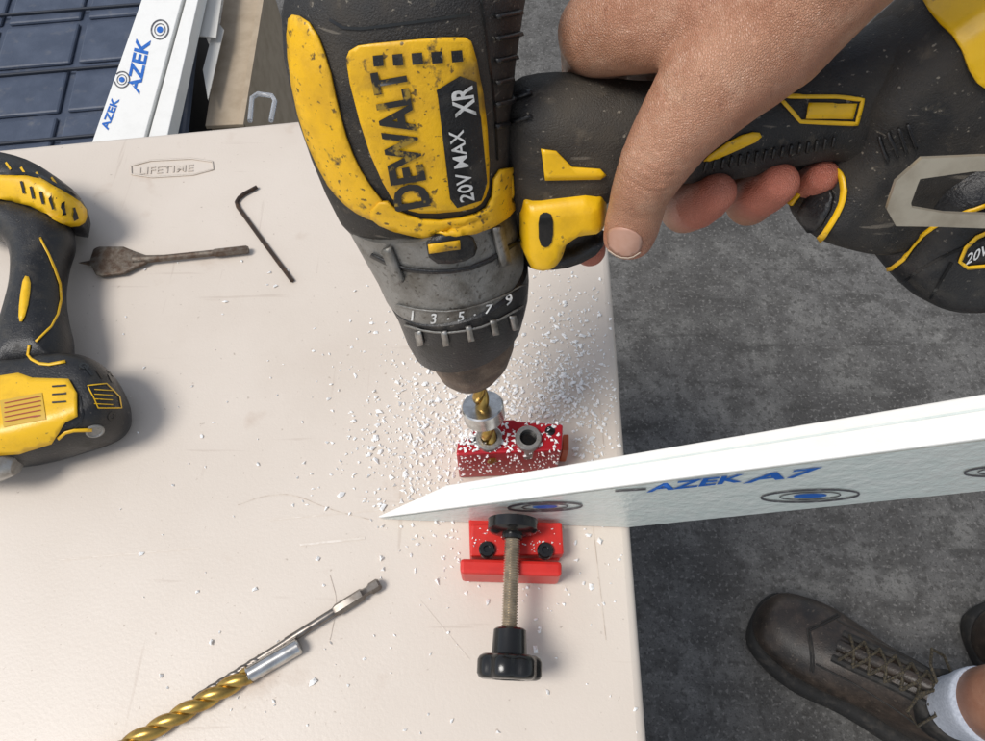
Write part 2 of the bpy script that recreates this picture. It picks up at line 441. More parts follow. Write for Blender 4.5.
for i,h in enumerate((hole0,hole1)):
    lathe('bushing_%d'%i,h-Z*.012,Z,[(0,.0078),(.0155,.0078),(.0162,.0072),(.0162,.0050),(.0,.0048)],steel,jig,n=32)
    lathe('bushing_shade_disc_%d'%i,h+Z*.0004,Z,[(0,.0049),(.0002,.0049)],knobm,jig,n=24)  # black disc paints the bore's shade, as the block is not drilled
for i,(x,y) in enumerate(((487,550),(545,551))):
    p=P(x,y,.017); lathe('cap_screw_%d'%i,p-Z*.002,Z,[(0,.0048),(.0042,.0048),(.005,.0040),(.005,.0022),(.003,.0021),(.003,.0001)],knobm,jig,n=20)
for i,(x,y) in enumerate(((476,441),(550,431))):
    p=P(x,y,zt); lathe('set_screw_%d'%i,p-Z*.002,Z,[(0,.003),(.0026,.003),(.003,.0022),(.003,.0001)],knobm,jig,n=16)
s0=P(513,520,.030); s1=P(508,668,.028); ds=(s1-s0).normalized()
L=(P(509,640,.028)-s0).length
lathe('pressure_pad',s0,ds,[(0,.0145),(.006,.0145),(.0075,.0125),(.0085,.008),(.0085,.006),(.011,.006)],knobm,jig,n=36)
prof=[]; k=0; s=.008
while s<L: prof.append((s,.0046 if k%2 else .0036)); s+=.0007; k+=1
lathe('threaded_rod',s0,ds,prof,M('zinc_rod',(.55,.48,.38),(.4,.35,.28),150,.4,.6,rough=.3,metal=.7),jig,n=20,sharp=15)
kp=P(510,630,.028)
lob=lambda t:1-.11*(0.5+.5*math.cos(7*t))**2
lathe('knob_hub',kp,ds,[(-.001,.0075),(0,.0088),(.012,.0095),(.014,.010)],knobm,jig,n=40)
lathe('knob_head',kp+ds*.0125,ds,[(0,.0145),(.0012,.0165),(.003,.0175),(.0095,.0175),(.0112,.0165),(.012,.0145),(.0121,.009),(.011,.008)],knobm,jig,n=84,fn=lob,sharp=50)

# ------------------------------------------------------------ long board on edge, raked up to the right
wb=group('trim_board',P(600,490,.05))
tipB=P(374,518,.001); farB=P(985,438,.155)
hd=(farB-tipB); slope=hd.z/math.hypot(hd.x,hd.y); hd=Vector((hd.x,hd.y,0)).normalized()
th=math.atan(slope); W=.076
nb=Vector((-hd.y,hd.x,0)) # away from viewer
Lb=.95
def bp(a,z,back=0): return Vector((tipB.x,tipB.y,0))+hd*a+nb*back+Z*(H+z)
xb=W/math.sin(th); La=Lb-W*math.sin(th)
front=[bp(0,.0012),bp(xb,.0012),bp(Lb,.0012+(Lb-xb)*slope),bp(La,La*slope+.0012)]
sh=.046; TL=.0135; TR=.034
def TB(a): return TL+(TR-TL)*a/Lb
back=[bp(sh,.0012+sh*slope,TB(sh)),bp(sh,.0012,TB(sh)),bp(xb,.0012,TB(xb)),bp(Lb,.0012+(Lb-xb)*slope,TB(Lb)),bp(La,La*slope+.0012,TB(La))]
vs=front+back
fs=[(0,1,2,3),(4,8,7,6,5),(0,3,8,4),(1,6,7,2),(3,2,7,8),(0,4,5),(0,5,6,1)]
wo=mk('board_core',vs,fs,pvc,wb,False); fixn(wo); bev(wo,.0008,2)
fo=-nb*.0006
fv=[p+fo for p in (bp(.004,.0016),bp(xb,.0020),bp(Lb,.002+(Lb-xb)*slope),bp(La,La*slope-.0005))]
fi=mk('protective_film',fv,[(0,1,2,3)],film,wb,False)
ff=[bp(a,.0018+a*slope,TB(a)*k) for a,k in ((.06,.62),(.93,.60),(.93,.66),(.06,.68))]
mk('film_edge',ff,[(0,1,2,3)],film,wb,False)
trb=bvhs([fi,wo])
logo(545,506,37,4.2,-.03,trb,wb); logo(810,495,49,6.0,-.04,trb,wb); logo(1000,470,36,5,-.06,trb,wb)
text('print_text','AZEK',648,491,(37,-4.2),(7,-11),trb,.0006,blue_ink,wb,.03,maxe=.06)
text('print_text','A7',745,482,(56,-6.5),(15,-12),trb,.0006,blue_ink,wb,.03,maxe=.06)
linedecal('print_bar',[(615,490),(646,488)],2.0,trb,.0006,grey_ink,wb,sm=0)
text('print_text','A',468,523,(24,-1),(6,-7),trb,.0006,M('purple_ink',(.22,.05,.35),rough=.5),wb,.03,maxe=.06)

# ------------------------------------------------------------ shavings
vs=[];fs=[]
def addflake(p,s):
    a=random.random()*6.28; k=random.choice((3,4,4,5)); b=len(vs)
    nrm=Vector((random.uniform(-.35,.35),random.uniform(-.35,.35),1)).normalized(); e,f=frame(nrm)
    hh=s*.25
    for j in range(k):
        t=a+6.28*j/k; r=s*random.uniform(.45,1.15)
        q=p+e*math.cos(t)*r+f*math.sin(t)*r*random.uniform(.4,.9); q.z=max(q.z,p.z-s*.2)+hh; vs.append(q)
    vs.append(p+Vector((random.uniform(-.3,.3)*s,random.uniform(-.3,.3)*s,s*random.uniform(.3,.7)+hh)))
    for j in range(k): fs.append((b+j,b+(j+1)%k,b+k))
    fs.append(tuple(b+j for j in reversed(range(k))))
def blocked(x,y): return 462<x<572 and 425<y<580
cnt=0
while cnt<2500:
    u=random.random()
    if u<.30: x,y=random.gauss(515,48),random.gauss(405,34)
    elif u<.50: x,y=random.gauss(570,22),random.gauss(385,55)
    elif u<.72: x,y=random.gauss(435,40),random.gauss(445,50)
    elif u<.94: x,y=random.gauss(500,80),random.gauss(400,100)
    else: x,y=random.uniform(120,640),random.uniform(260,735)
    lim=608+(y-280)*.078
    if x>lim or blocked(x,y) or y<240: continue
    r=random.random()
    s=random.uniform(.0008,.0015) if r<.6 else random.uniform(.0014,.0023) if r<.92 else random.uniform(.002,.0034)
    addflake(P(x,y,.0002),s); cnt+=1
for x,y in [(random.gauss(480,16),random.gauss(438,8)) for _ in range(230)]+[(random.uniform(460,560),random.uniform(422,453)) for _ in range(130)]:
    if (x-528)**2+(y-438)**2>150 and 459<x<561 and 422<y<452: addflake(P(x,y,zt+.0002),random.uniform(.0007,.0021))
for _ in range(55):
    x,y=random.uniform(472,560),random.uniform(527,552); addflake(P(x,y,.0173),random.uniform(.0004,.0010))
pa=P(456,455,zt); pb=P(562,450,zt)
for _ in range(150):
    q=pa.lerp(pb,random.random()); q=Vector((q.x,q.y-.0004,H+zt-random.uniform(.001,.036))); addflake(q,random.uniform(.0005,.0014))
mk('plastic_shavings',vs,fs,flake,None,False)

# ------------------------------------------------------------ hand drill
H0=hole0+Z*.004; Bk=P(393,-20,.275)
U=(Bk-H0).normalized()
V0=Vector((1,0,.06)); V0=(V0-U*V0.dot(U)).normalized()
NW=V0.cross(U).normalized()
if NW.dot(C-H0)<0: NW=-NW
DP=Plane(H0,V0,NW)
def ax(px,py,w=0): return DP.hit(px,py,w)
dr_=group('cordless_drill',ax(450,150))
def sect(l,r,ratio=1.0,ex=2.0,rb=None,off=0,n=48):
    a=ax(*l); b=ax(*r); c=(a+b)/2; h=(a-b).length/2; e=(b-a).normalized()
    return ring(c+NW*off,e,NW,h,rb if rb else h*ratio,ex,n)
def axp(y):
    lo,hi=0,.4
    for _ in range(40):
        m=(lo+hi)/2; p=H0+U*m; d=p-C; k=d.dot(VD); up=d.dot(ray(CX,CY-F)-VD)
        if CY-F*up/k/1.0<y: hi=m
        else: lo=m
    return lo
sN=axp(384)
def twist(name,o,d,L,R,mat,par,pitch,phase=0,n=28,core=.50):
    a,b=frame(d); rings=[]; k=int(L/.0007)
    for i in range(k+1):
        s=L*i/k; ph=2*math.pi*s/pitch+phase; rr=R
        rings.append([o+d*s+(a*math.cos(t+ph)+b*math.sin(t+ph))*rr*(core+(1-core)*abs(math.cos(t))**.55) for t in [2*math.pi*j/n for j in range(n)]])
    return loftr(name,rings,mat,par,sharp=50)
twist('twist_bit',H0-U*.02,U,sN+.025,.0046,brass,dr_,.022)
sC=axp(411)
lathe('stop_collar',H0+U*(sC-.005),U,[(0,.0050),(0,.0112),(.0008,.0119),(.0095,.0119),(.0103,.0112),(.0103,.0050)],bright,dr_,n=40)
loftr('chuck',[sect((460,383),(490,378)),sect((450,379),(500,370)),sect((440,371),(509,358)),sect((433,360),(514,344)),sect((430,350),(515,333)),sect((426,338),(516,319))],chuckm,dr_,sharp=25)
cr=loftr('clutch_ring',[sect((427,344),(514,328)),sect((413,343),(522,320)),sect((407,332),(525,309)),sect((402,319),(528,296)),sect((396,304),(529,281)),sect((389,291),(528,266)),sect((392,288),(524,263))],black,dr_,sharp=25)
gc=loftr('gear_case',[sect((392,294),(524,269)),sect((385,286),(524,260)),sect((377,268),(522,241)),sect((366,248),(519,221)),sect((352,222),(515,192)),sect((345,208),(513,178))],gearm,dr_,sharp=25)
body=loftr('motor_housing',[sect((350,222),(514,193),rb=.030),sect((340,204),(514,176),1,2.3,rb=.034),sect((328,175),(512,142),1,2.5,rb=.036),sect((315,140),(512,105),1,2.6,rb=.037),sect((300,95),(516,58),1,2.6,rb=.038),sect((289,45),(524,5),1,2.5,rb=.038),sect((286,5),(532,-38),1,2.4,rb=.037),sect((292,-30),(530,-75),1,2.3,rb=.033),sect((315,-55),(510,-95),1,2.2,rb=.024)],rubber,dr_)
hx=[(500,85),(560,72),(650,88),(750,75),(840,45),(925,5),(1000,-30),(1060,0),(1070,110),(1000,150),(930,140),(885,172),(850,192),(822,226),(796,220),(788,196),(832,168),(826,152),(735,174),(670,178),(612,186),(600,215),(560,238),(522,240),(508,205),(496,150)]
handle=puff('handle',hx,DP,0,.0185,.016,rubber,dr_,sm=2,g=.004)
foot=puff('foot',[(840,72),(925,-8),(1010,-60),(1090,-30),(1110,100),(1060,170),(960,212),(880,240),(838,238),(794,222),(788,198),(814,166),(838,128)],DP,0,.026,.014,rubber,dr_,sm=2,g=.004)
batt=puff('battery',[(905,150),(985,110),(1080,40),(1130,70),(1130,195),(1050,245),(990,266),(940,286),(905,280),(885,268),(864,240),(880,210)],DP,0,.036,.014,black,dr_,sm=2,g=.004)
trg=puff('trigger',[(520,250),(560,250),(604,226),(604,246),(575,262),(545,266),(524,262)],DP,-.004,.010,.007,black,dr_,sm=1)
guard=puff('trigger_guard_panel',[(516,180),(532,176),(600,168),(607,192),(604,216),(570,220),(563,244),(548,254),(520,250)],DP,.002,.021,.006,yellowc,dr_,sm=1,g=.003)
tb=bvhs([body,gc,cr,handle,foot,batt,guard])
TK=.0009
decal('side_strip',[(290,22),(298,14),(316,26),(330,62),(339,105),(350,145),(366,178),(388,206),(384,222),(362,214),(343,200),(326,178),(304,128),(292,70)],tb,.0006,yellow,dr_,TK)
decal('front_band',[(384,196),(400,211),(430,220),(470,215),(489,204),(492,170),(514,166),(516,203),(500,222),(465,235),(425,236),(385,226),(368,212)],tb,.0006,yellow,dr_,TK+.0006)
decal('label_panel',[(346,62),(352,46),(380,42),(462,35),(472,42),(484,110),(488,180),(482,200),(470,208),(425,212),(404,207),(388,192),(366,140)],tb,.0006,yellow,dr_,TK)
decal('label_black',[(436,88),(458,74),(474,80),(484,180),(479,198),(456,205),(449,196)],tb,.0020,black,dr_,0,sm=0)
text('label_text','DEWALT',429,204,(-6.2,-34.0),(-45,8),tb,.0021,ink,dr_,.04)
text('label_text_small','20V MAX',471,197,(-2.6,-17.5),(-19,3),tb,.0028,white_ink,dr_,.012)
text('label_text_xr','XR',472,111,(-3.0,-21),(-27,4),tb,.0028,white_ink,dr_,.025)
for i in range(5):
    x=374+i*19; y=60-i*1.2
    decal('vent_%d'%i,[(x,y-6),(x+10,y-7),(x+11,y+4),(x+1,y+5)],tb,.0022,black,dr_,0,sm=0)
for i in range(6):
    y=10+i*22
    linedecal('housing_rib_%d'%i,[(494,y+6),(514,y+2),(532,y-4)],4,tb,.0004,black,dr_,thick=.0015,sm=0)
linedecal('housing_seam',[(478,-20),(486,40),(494,100),(497,160)],2,tb,.0004,knobm,dr_,sm=1)
linedecal('housing_seam_2',[(330,20),(348,30),(400,24),(470,14)],3,tb,.0004,knobm,dr_,sm=1)
decal('speed_switch',[(425,236),(470,231),(478,252),(460,262),(430,262)],tb,.0004,black,dr_,.0008)
decal('collar_mark',[(428,242),(458,238),(459,247),(429,251)],tb,.0016,yellow,dr_,.0003,sm=0)
for i,(a,b,c,d) in enumerate(((388,246,402,280),(494,226,503,264))):
    linedecal('case_rib_%d'%i,[(a,b),(c,d)],9,tb,.0006,gearm,dr_,thick=.002,sm=0)
linedecal('case_band',[(372,254),(400,268),(440,272),(480,266),(521,238)],4,tb,.0005,black,dr_,thick=.0005,sm=1)
for i,(s,x,y) in enumerate((('1',409,320),('3',430,323),('·',446,323),('5',457,321),('·',472,319),('7',484,314),('9',504,305))):
    text('clutch_number_%d'%i,s,x,y,(14,-2),(1.5,-14),tb,.0006,white_ink,dr_,.015)
for i,x in enumerate((421,446,470,494,513)):
    y=338-abs(x-450)*.12- (x-450)*.12
    linedecal('grip_rib_%d'%i,[(x-2,y-8),(x+1,y+6)],6,tb,.0003,steel,dr_,thick=.0012,sm=0,g=3)
linedecal('clutch_edge',[(397,304),(422,310),(455,311),(490,302),(529,282)],1.6,tb,.0004,gearm,dr_,thick=.0004,sm=1)
linedecal('clutch_edge_2',[(405,324),(428,331),(455,332),(490,324),(527,303)],1.6,tb,.0005,gearm,dr_,thick=.0004,sm=1)
decal('guard_slot',[(538,216),(545,211),(553,215),(553,240),(547,248),(539,244)],tb,.0005,knobm,dr_,0)
decal('handle_tab',[(541,148),(556,150),(572,166),(600,168),(606,174),(600,178),(545,179)],tb,.0006,yellowc,dr_,.0008,sm=0)
linedecal('foot_trim',[(778,97),(800,121),(856,123),(862,99),(835,97)],4,tb,.0005,yellowc,dr_,True,.0006,sm=0)
decal('foot_tag',[(808,103),(856,103),(852,118),(805,118)],tb,.0008,yellowc,dr_,.0004,sm=0)
decal('grip_stripe',[(700,160),(735,136),(758,130),(762,138),(735,150),(712,160)],tb,.0006,yellowc,dr_,.0005)
for i in range(16):
    x=706+i*8.5; y=166-i*1.6
    linedecal('grip_groove_%d'%i,[(x,y-6),(x-2,y+5)],2.4,tb,.0003,black,dr_,thick=.0012,sm=0,g=3)
linedecal('foot_ring',[(792,200),(832,168),(844,174),(846,200),(822,240),(806,240),(788,218)],6,tb,.0006,yellowc,dr_,True,.001,sm=2)
decal('foot_pad',[(800,205),(832,186),(836,202),(820,230),(808,230)],tb,.0006,black,dr_,.0015)
decal('foot_yellow',[(918,-8),(934,20),(958,42),(970,78),(990,92),(1030,100),(1040,-20),(1000,-40)],tb,.0007,yellowc,dr_,.0015)
linedecal('battery_line',[(872,272),(900,266),(918,240),(940,222),(985,205)],4,tb,.0005,yellowc,dr_,False,.0005)
linedecal('battery_label',[(956,268),(968,240),(1000,226),(1010,250),(1000,264)],3.5,tb,.0005,yellowc,dr_,True,.0004)
text('battery_text','20V',964,264,(14,-7),(4,-16),tb,.0009,white_ink,dr_,.01)
linedecal('battery_split',[(888,294),(930,262),(985,238),(1040,215)],2.5,tb,.0004,knobm,dr_,False,.0)
linedecal('battery_split_2',[(925,308),(938,285),(952,262)],2.5,tb,.0004,knobm,dr_,False,.0)
for i in range(4): linedecal('foot_rib_%d'%i,[(880+i*9,135-i*4),(888+i*9,160-i*4)],3,tb,.0004,black,dr_,False,.0012,sm=0)
hp=[ax(x,y,.043) for x,y in ((1030,162),(975,163),(920,168),(906,182),(898,205),(903,216),(940,219),(1030,222))]
rings=[]
for i,p in enumerate(hp):
    d=(hp[min(i+1,7)]-hp[max(i-1,0)]).normalized(); a=NW.cross(d).normalized(); ww=.0028 if i not in(2,3,4,5) else .0040
    rings.append([p+a*ww+NW*.0008,p-a*ww+NW*.0008,p-a*ww-NW*.0008,p+a*ww-NW*.0008])
bh=loftr('belt_hook',rings,M('hook_metal',(.60,.54,.43),(.45,.39,.30),90,.4,.7,rough=.35,metal=.6),dr_,sharp=40)
tube('hook_screw',[ax(1035,190,.02),ax(1035,190,.046)],.006,steel,dr_)

# ------------------------------------------------------------ hand
hand=group('hand',ax(700,40,.03))
balls=[]
def hb(px,py,w,r): p=ax(px,py,w); return (p,r*depth(p)/F)
def chain(l,step=.28):
    b=[hb(*q) for q in l]
    for i in range(len(b)-1):
        p,r=b[i]; q,s=b[i+1]; k=max(3,int((q-p).length/(min(r,s)*step))+1)
        for j in range(k+1): balls.append((p.lerp(q,j/k),r+(s-r)*j/k))
chain([(629,235,.030,26),(634,216,.032,29),(641,192,.034,30),(653,166,.036,35),(676,128,.034,42),(712,84,.032,54),(770,32,.028,64),(840,-45,.03,70),(930,-160,.04,80),(1010,-270,.05,95)])
chain([(770,32,.028,62),(700,12,.012,58),(640,20,.004,52),(600,32,-.004,43)])
chain([(820,-30,.02,66),(740,-10,.0,62),(660,5,-.012,50)])
chain([(600,32,-.006,40),(588,90,-.036,27),(572,160,-.040,25),(576,225,-.030,22),(590,250,-.010,17)])
chain([(650,15,-.014,40),(655,90,-.040,27),(665,170,-.040,25),(684,210,-.018,23),(698,206,.006,23),(716,193,.018,21)])
chain([(715,5,-.012,42),(722,85,-.040,27),(735,165,-.038,25),(749,202,-.016,23),(764,193,.007,23),(779,183,.017,20)])
chain([(780,-10,-.008,42),(785,70,-.038,24),(795,145,-.036,22),(808,190,-.015,20),(816,183,.004,20),(823,176,.012,17)])
bm=bmesh.new(); bmesh.ops.create_icosphere(bm,subdivisions=3,radius=1); bm.verts.ensure_lookup_table()
uv=[v.co.copy() for v in bm.verts]; uf=[tuple(v.index for v in f.verts) for f in bm.faces]; bm.free()
vs=[];fs=[]
for p,r in balls:
    b=len(vs); vs+=[tuple(p+u*r) for u in uv]; fs+=[(a+b,c+b,d+b) for a,c,d in uf]
me=bpy.data.meshes.new('palm'); me.from_pydata(vs,[],fs)
tmp=bpy.data.objects.new('tmp',me); scene.collection.objects.link(tmp)
m=tmp.modifiers.new('r','REMESH'); m.mode='VOXEL'; m.voxel_size=.0014; m.use_smooth_shade=True
m=tmp.modifiers.new('s','SMOOTH'); m.factor=.5; m.iterations=10
dg=bpy.context.evaluated_depsgraph_get(); dg.update()
me2=bpy.data.meshes.new_from_object(tmp.evaluated_get(dg)); bpy.data.objects.remove(tmp)
tips=[ax(704,203,.012),ax(768,190,.012),ax(817,182,.008),ax(590,245,-.012)]
ttip=ax(627,245,.03)
att=me2.color_attributes.new('flush','FLOAT_COLOR','POINT')
dth=(ax(629,236,.03)-ax(655,164,.035)).normalized()
crs=[(ax(x,y,.042+0),d,rg,am) for x,y,d,rg,am in (
 (650,172,dth,.017,.0008),(646,180,dth,.016,.0009),(654,163,dth,.017,.0008),(642,188,dth,.014,.0005),(660,153,dth,.014,.0005),
 (636,214,dth,.010,.0004),
 (648,60,Vector((1,0,0)),.022,.0008),(636,48,Vector((1,0,-.2)),.022,.0006),(664,70,Vector((1,0,.2)),.018,.0006),(610,50,Vector((1,0,0)),.014,.0005))]
X=Vector((1,0,0))
for (x,y,w) in ((708,200,.03),(771,188,.03),(729,190,.03),(786,180,.03)):
    crs.append((ax(x,y,w),(X*.9+U*.35).normalized(),.010,.0006))
cos=[0.0]*(3*len(me2.vertices)); cols=[0.0]*(4*len(me2.vertices))
nors=[v.normal.copy() for v in me2.vertices]
for i,v in enumerate(me2.vertices):
    co_=v.co
    f=0
    for t in tips:
        l=(co_-t).length
        if l<.034: f=max(f,.8*(1-max(0,l-.014)/.020))
    f=max(f,.5*(1-(co_-ttip).length/.024))
    f=max(0,min(1,f)); cols[4*i:4*i+4]=[f,f,f,1]
    dv=noise.noise(co_*55)*.0006+noise.noise(co_*140)*.00022
    for c,d,rg,am in crs:
        q=co_-c; ql=q.length
        if ql<rg:
            s=q.dot(d)+noise.noise(co_*120)*.0016; dv-=am*math.exp(-(s/.0009)**2)*(1-ql/rg)*1.5
    q=co_+nors[i]*dv; cos[3*i:3*i+3]=[q.x,q.y,q.z]
me2.vertices.foreach_set('co',cos); att.data.foreach_set('color',cols); me2.update()
def skin_mat():
    m=M('skin',(.50,.265,.165),(.38,.175,.10),38,.36,.66,rough=.43,sss=.10,c3=(.57,.34,.225),s3=110,lo3=.52,hi3=.8)
    addspeck(m,12,.45,.7,(.43,.17,.105),.5); addspeck(m,380,.62,.72,(.26,.10,.06),.45)
    nt=m.node_tree;N=nt.nodes;L=nt.links;b=N['Principled BSDF']; prev=b.inputs['Base Color'].links[0].from_socket
    a=N.new('ShaderNodeAttribute'); a.attribute_name='flush'
    x=N.new('ShaderNodeMix'); x.data_type='RGBA'; L.new(a.outputs['Fac'],x.inputs[0]); L.new(prev,x.inputs[6]); x.inputs[7].default_value=(.52,.15,.10,1); L.new(x.outputs[2],b.inputs['Base Color'])
    tc=N.new('ShaderNodeTexCoord')
    mp=N.new('ShaderNodeMapping'); mp.inputs['Scale'].default_value=(1.3,.5,.9); mp.inputs['Rotation'].default_value=(.3,.5,.7); L.new(tc.outputs['Object'],mp.inputs[0])
    v=N.new('ShaderNodeTexVoronoi'); v.inputs['Scale'].default_value=1300; v.feature='DISTANCE_TO_EDGE'; L.new(mp.outputs[0],v.inputs['Vector'])
    mr=N.new('ShaderNodeMapRange'); mr.inputs[2].default_value=.25; mr.inputs[4].default_value=.5; L.new(v.outputs[0],mr.inputs[0])
    n=N.new('ShaderNodeTexNoise'); n.inputs['Scale'].default_value=260; n.inputs['Detail'].default_value=8; L.new(mp.outputs[0],n.inputs['Vector'])
    ad=N.new('ShaderNodeMath'); ad.operation='ADD'; L.new(mr.outputs[0],ad.inputs[0]); L.new(n.outputs[0],ad.inputs[1])
    bp_=N.new('ShaderNodeBump'); bp_.inputs['Strength'].default_value=.7; bp_.inputs['Distance'].default_value=.0007; L.new(ad.outputs[0],bp_.inputs['Height']); L.new(bp_.outputs[0],b.inputs['Normal'])
    return m
skin=skin_mat()
me2.materials.clear(); me2.materials.append(skin)
ho=bpy.data.objects.new('palm_and_fingers',me2); scene.collection.objects.link(ho); ho.parent=hand; ho.matrix_parent_inverse=Matrix.Translation(hand.location).inverted()
for p in me2.polygons: p.use_smooth=True
th_=bvhs([ho])
nail=M('nail',(.50,.27,.19),(.56,.33,.25),120,.4,.7,rough=.28)
decal('thumb_nail',[(608,230),(618,226),(634,230),(643,238),(640,251),(630,256),(617,255),(608,246)],th_,.0001,nail,hand,.0004,g=3)
linedecal('nail_edge',[(609,249),(619,256),(631,257),(640,251)],1.1,th_,.0006,M('nail_tip',(.58,.46,.36),rough=.4),hand,False,.0002)

# ------------------------------------------------------------ impact driver lying on the table
im=group('impact_driver',P(50,310,.03))
pl=HP(0)
zc=.030
head=puff('head_housing',[(-60,174),(-20,166),(0,163),(22,164),(46,172),(68,187),(82,198),(85,213),(77,226),(58,225),(30,216),(0,208),(-60,205)],pl,zc,.026,.020,black,im,sm=1,g=.004,down=.0295)
hn=puff('grip',[(-45,202),(0,204),(40,208),(70,222),(74,240),(66,262),(62,290),(66,318),(72,340),(68,362),(55,372),(30,372),(2,380),(-4,350),(6,320),(15,285),(14,255),(0,235),(-45,232)],pl,zc-.004,.018,.016,black,im,sm=2,g=.004)
ft=puff('battery_base',[(-60,374),(-10,368),(40,366),(60,361),(86,359),(108,367),(122,390),(126,410),(115,429),(94,440),(68,448),(38,457),(8,463),(-60,468)],pl,zc-.004,.022,.012,black,im,sm=2,g=.004,down=.0255)
ti=bvhs([head,hn,ft])
decal('head_yellow',[(-20,178),(5,175),(38,178),(60,191),(84,206),(85,221),(76,226),(56,224),(40,207),(10,200),(-20,201)],ti,.0006,yellowc,im,.0012)
linedecal('head_edge',[(0,174),(36,176),(60,189),(84,205)],2,ti,.0022,knobm,im)
for i in range(6):
    x=24+i*9.5; y=184+i*5.2
    linedecal('head_vent_%d'%i,[(x,y-2),(x+3,y+9)],2.6,ti,.0026,knobm,im,sm=0,g=3)
for i in range(4):
    linedecal('cap_groove_%d'%i,[(6+i*15,163+i*5),(11+i*15,170+i*5)],2,ti,.0006,yellowc,im,sm=0,g=3)
linedecal('grip_trim',[(40,238),(52,262),(62,292),(56,322),(36,342)],2.2,ti,.0004,yellowc,im,False,.0004)
linedecal('grip_trim_3',[(8,252),(4,240),(-10,238)],4,ti,.0004,yellowc,im,False,.0006)
decal('grip_tag',[(20,300),(24,276),(31,278),(30,300),(24,322),(19,322)],ti,.0004,yellowc,im,.0004,sm=1)
linedecal('base_trim',[(30,345),(28,358),(44,366),(66,362)],2.6,ti,.0004,yellowc,im,False,.0006)
decal('base_panel',[(-20,380),(20,374),(34,379),(70,380),(78,394),(78,416),(66,422),(52,442),(20,452),(-20,455)],ti,.0006,yellowc,im,.0012,sm=0)
decal('base_label',[(2,402),(44,394),(48,420),(6,428)],ti,.0022,M('label_yellow',(.62,.38,.03),rough=.5),im,sm=0)
for i in range(5): linedecal('base_print_%d'%i,[(7,405+i*4.6),(43,398+i*4.6)],1.0,ti,.0026,red_ink,im,False,sm=0,g=6)
for i in range(3): linedecal('base_print_s_%d'%i,[(54,388+i*8),(68,387+i*8)],1.8,ti,.0022,black,im,False,sm=0)
linedecal('side_label_frame',[(88,386),(106,384),(119,397),(121,408),(98,408)],1.2,ti,.0006,yellowc,im,True,sm=0)
for i in range(4): linedecal('side_print_%d'%i,[(94,390+i*4.6),(112,391+i*4.6)],.9,ti,.0007,yellowc,im,False,sm=0)
linedecal('foot_mark',[(58,438),(68,430),(92,429)],3,ti,.0007,yellowc,im,False,.0005,sm=1)
for i in range(3): linedecal('base_seam_%d'%i,[(84+i*12,366+i*4),(92+i*10,376+i*3)],2,ti,.0005,knobm,im,False,sm=0)
linedecal('base_seam_l',[(80,396),(84,420),(70,432),(40,446)],1.8,ti,.0005,knobm,im,False,sm=1)
p=cast(ti,95,431); lathe('led_window',p[0]-p[1]*.003,p[1],[(0,.0052),(.0036,.0052),(.004,.0043),(.0034,.0036),(.0034,.0002)],gearm,im,n=24)
for i,(x,y) in enumerate(((84,366),(110,373),(112,416))):
    p=cast(ti,x,y); lathe('case_screw_%d'%i,p[0]-p[1]*.002,p[1],[(0,.003),(.0022,.003),(.0022,.0015),(.001,.0014),(.001,.0001)],knobm,im,n=16)
tube('anvil',[P(-60,455,.026),P(0,460,.026),P(18,464,.024)],[.018,.014,.007],steel,im,n=24)

# ------------------------------------------------------------ spade bit, hex key, bits
sb=group('spade_bit',P(165,258,0))
puff('blade',[(78,263),(90,261),(94,249),(100,247),(124,247),(136,252),(148,256),(148,263),(136,268),(124,274),(102,277),(96,275),(91,266)],pl,.004,.0013,.0012,rust,sb,sm=0,g=.003)
tube('shank',[P(134,260,.0045),P(165,258,.0042),P(214,253,.004)],[.0034,.0025,.0025],rust,sb)
tube('hex_end',[P(213,253.2,.004),P(216,253,.004),P(247,249.6,.004),P(248.5,249.4,.004)],[.0025,.0033,.0033,.0026],rust,sb,n=6)
hk=group('hex_key',P(262,235,0))
pts=[(257,187),(244,194),(239,198),(236.5,202),(238,207),(262,240),(292.5,281)]
tube('key',[P(x,y,.0019) for x,y in pts],.0016,darkst,hk,n=6,sharp=35)
b1=group('drill_bit',P(290,640,0))
a=P(380,583,.0045); b=P(194,699,.0035); d=(b-a); Lt=d.length; d.normalize()
dst2=M('grey_steel',(.22,.20,.18),(.12,.10,.085),160,.4,.7,rough=.35,metal=.8)
lathe('hex_shank',a,d,[(0,.0026),(.0012,.0036),(.006,.0036),(.0075,.0026),(.0105,.0026),(.012,.0036),(.028,.0036),(.030,.0027)],dst2,b1,n=6)
lathe('shaft',a,d,[(.029,.0024),(.060,.0024),(.061,.0019),(Lt,.0019)],dst2,b1,n=16)
twist('flutes',a+d*(Lt*.66),d,Lt*.34,.0022,dst2,b1,.012)
b2=group('drill_bit',P(215,690,0))
a=P(300,645,.0050); b=P(132,742,.0050); d=(b-a).normalized()
lathe('shank',a,d,[(0,.0038),(.0008,.0045),(.030,.0045),(.0306,.0049)],bright,b2,n=28)
twist('flutes',a+d*.030,d,.105,.0051,brass,b2,.026,core=.6)

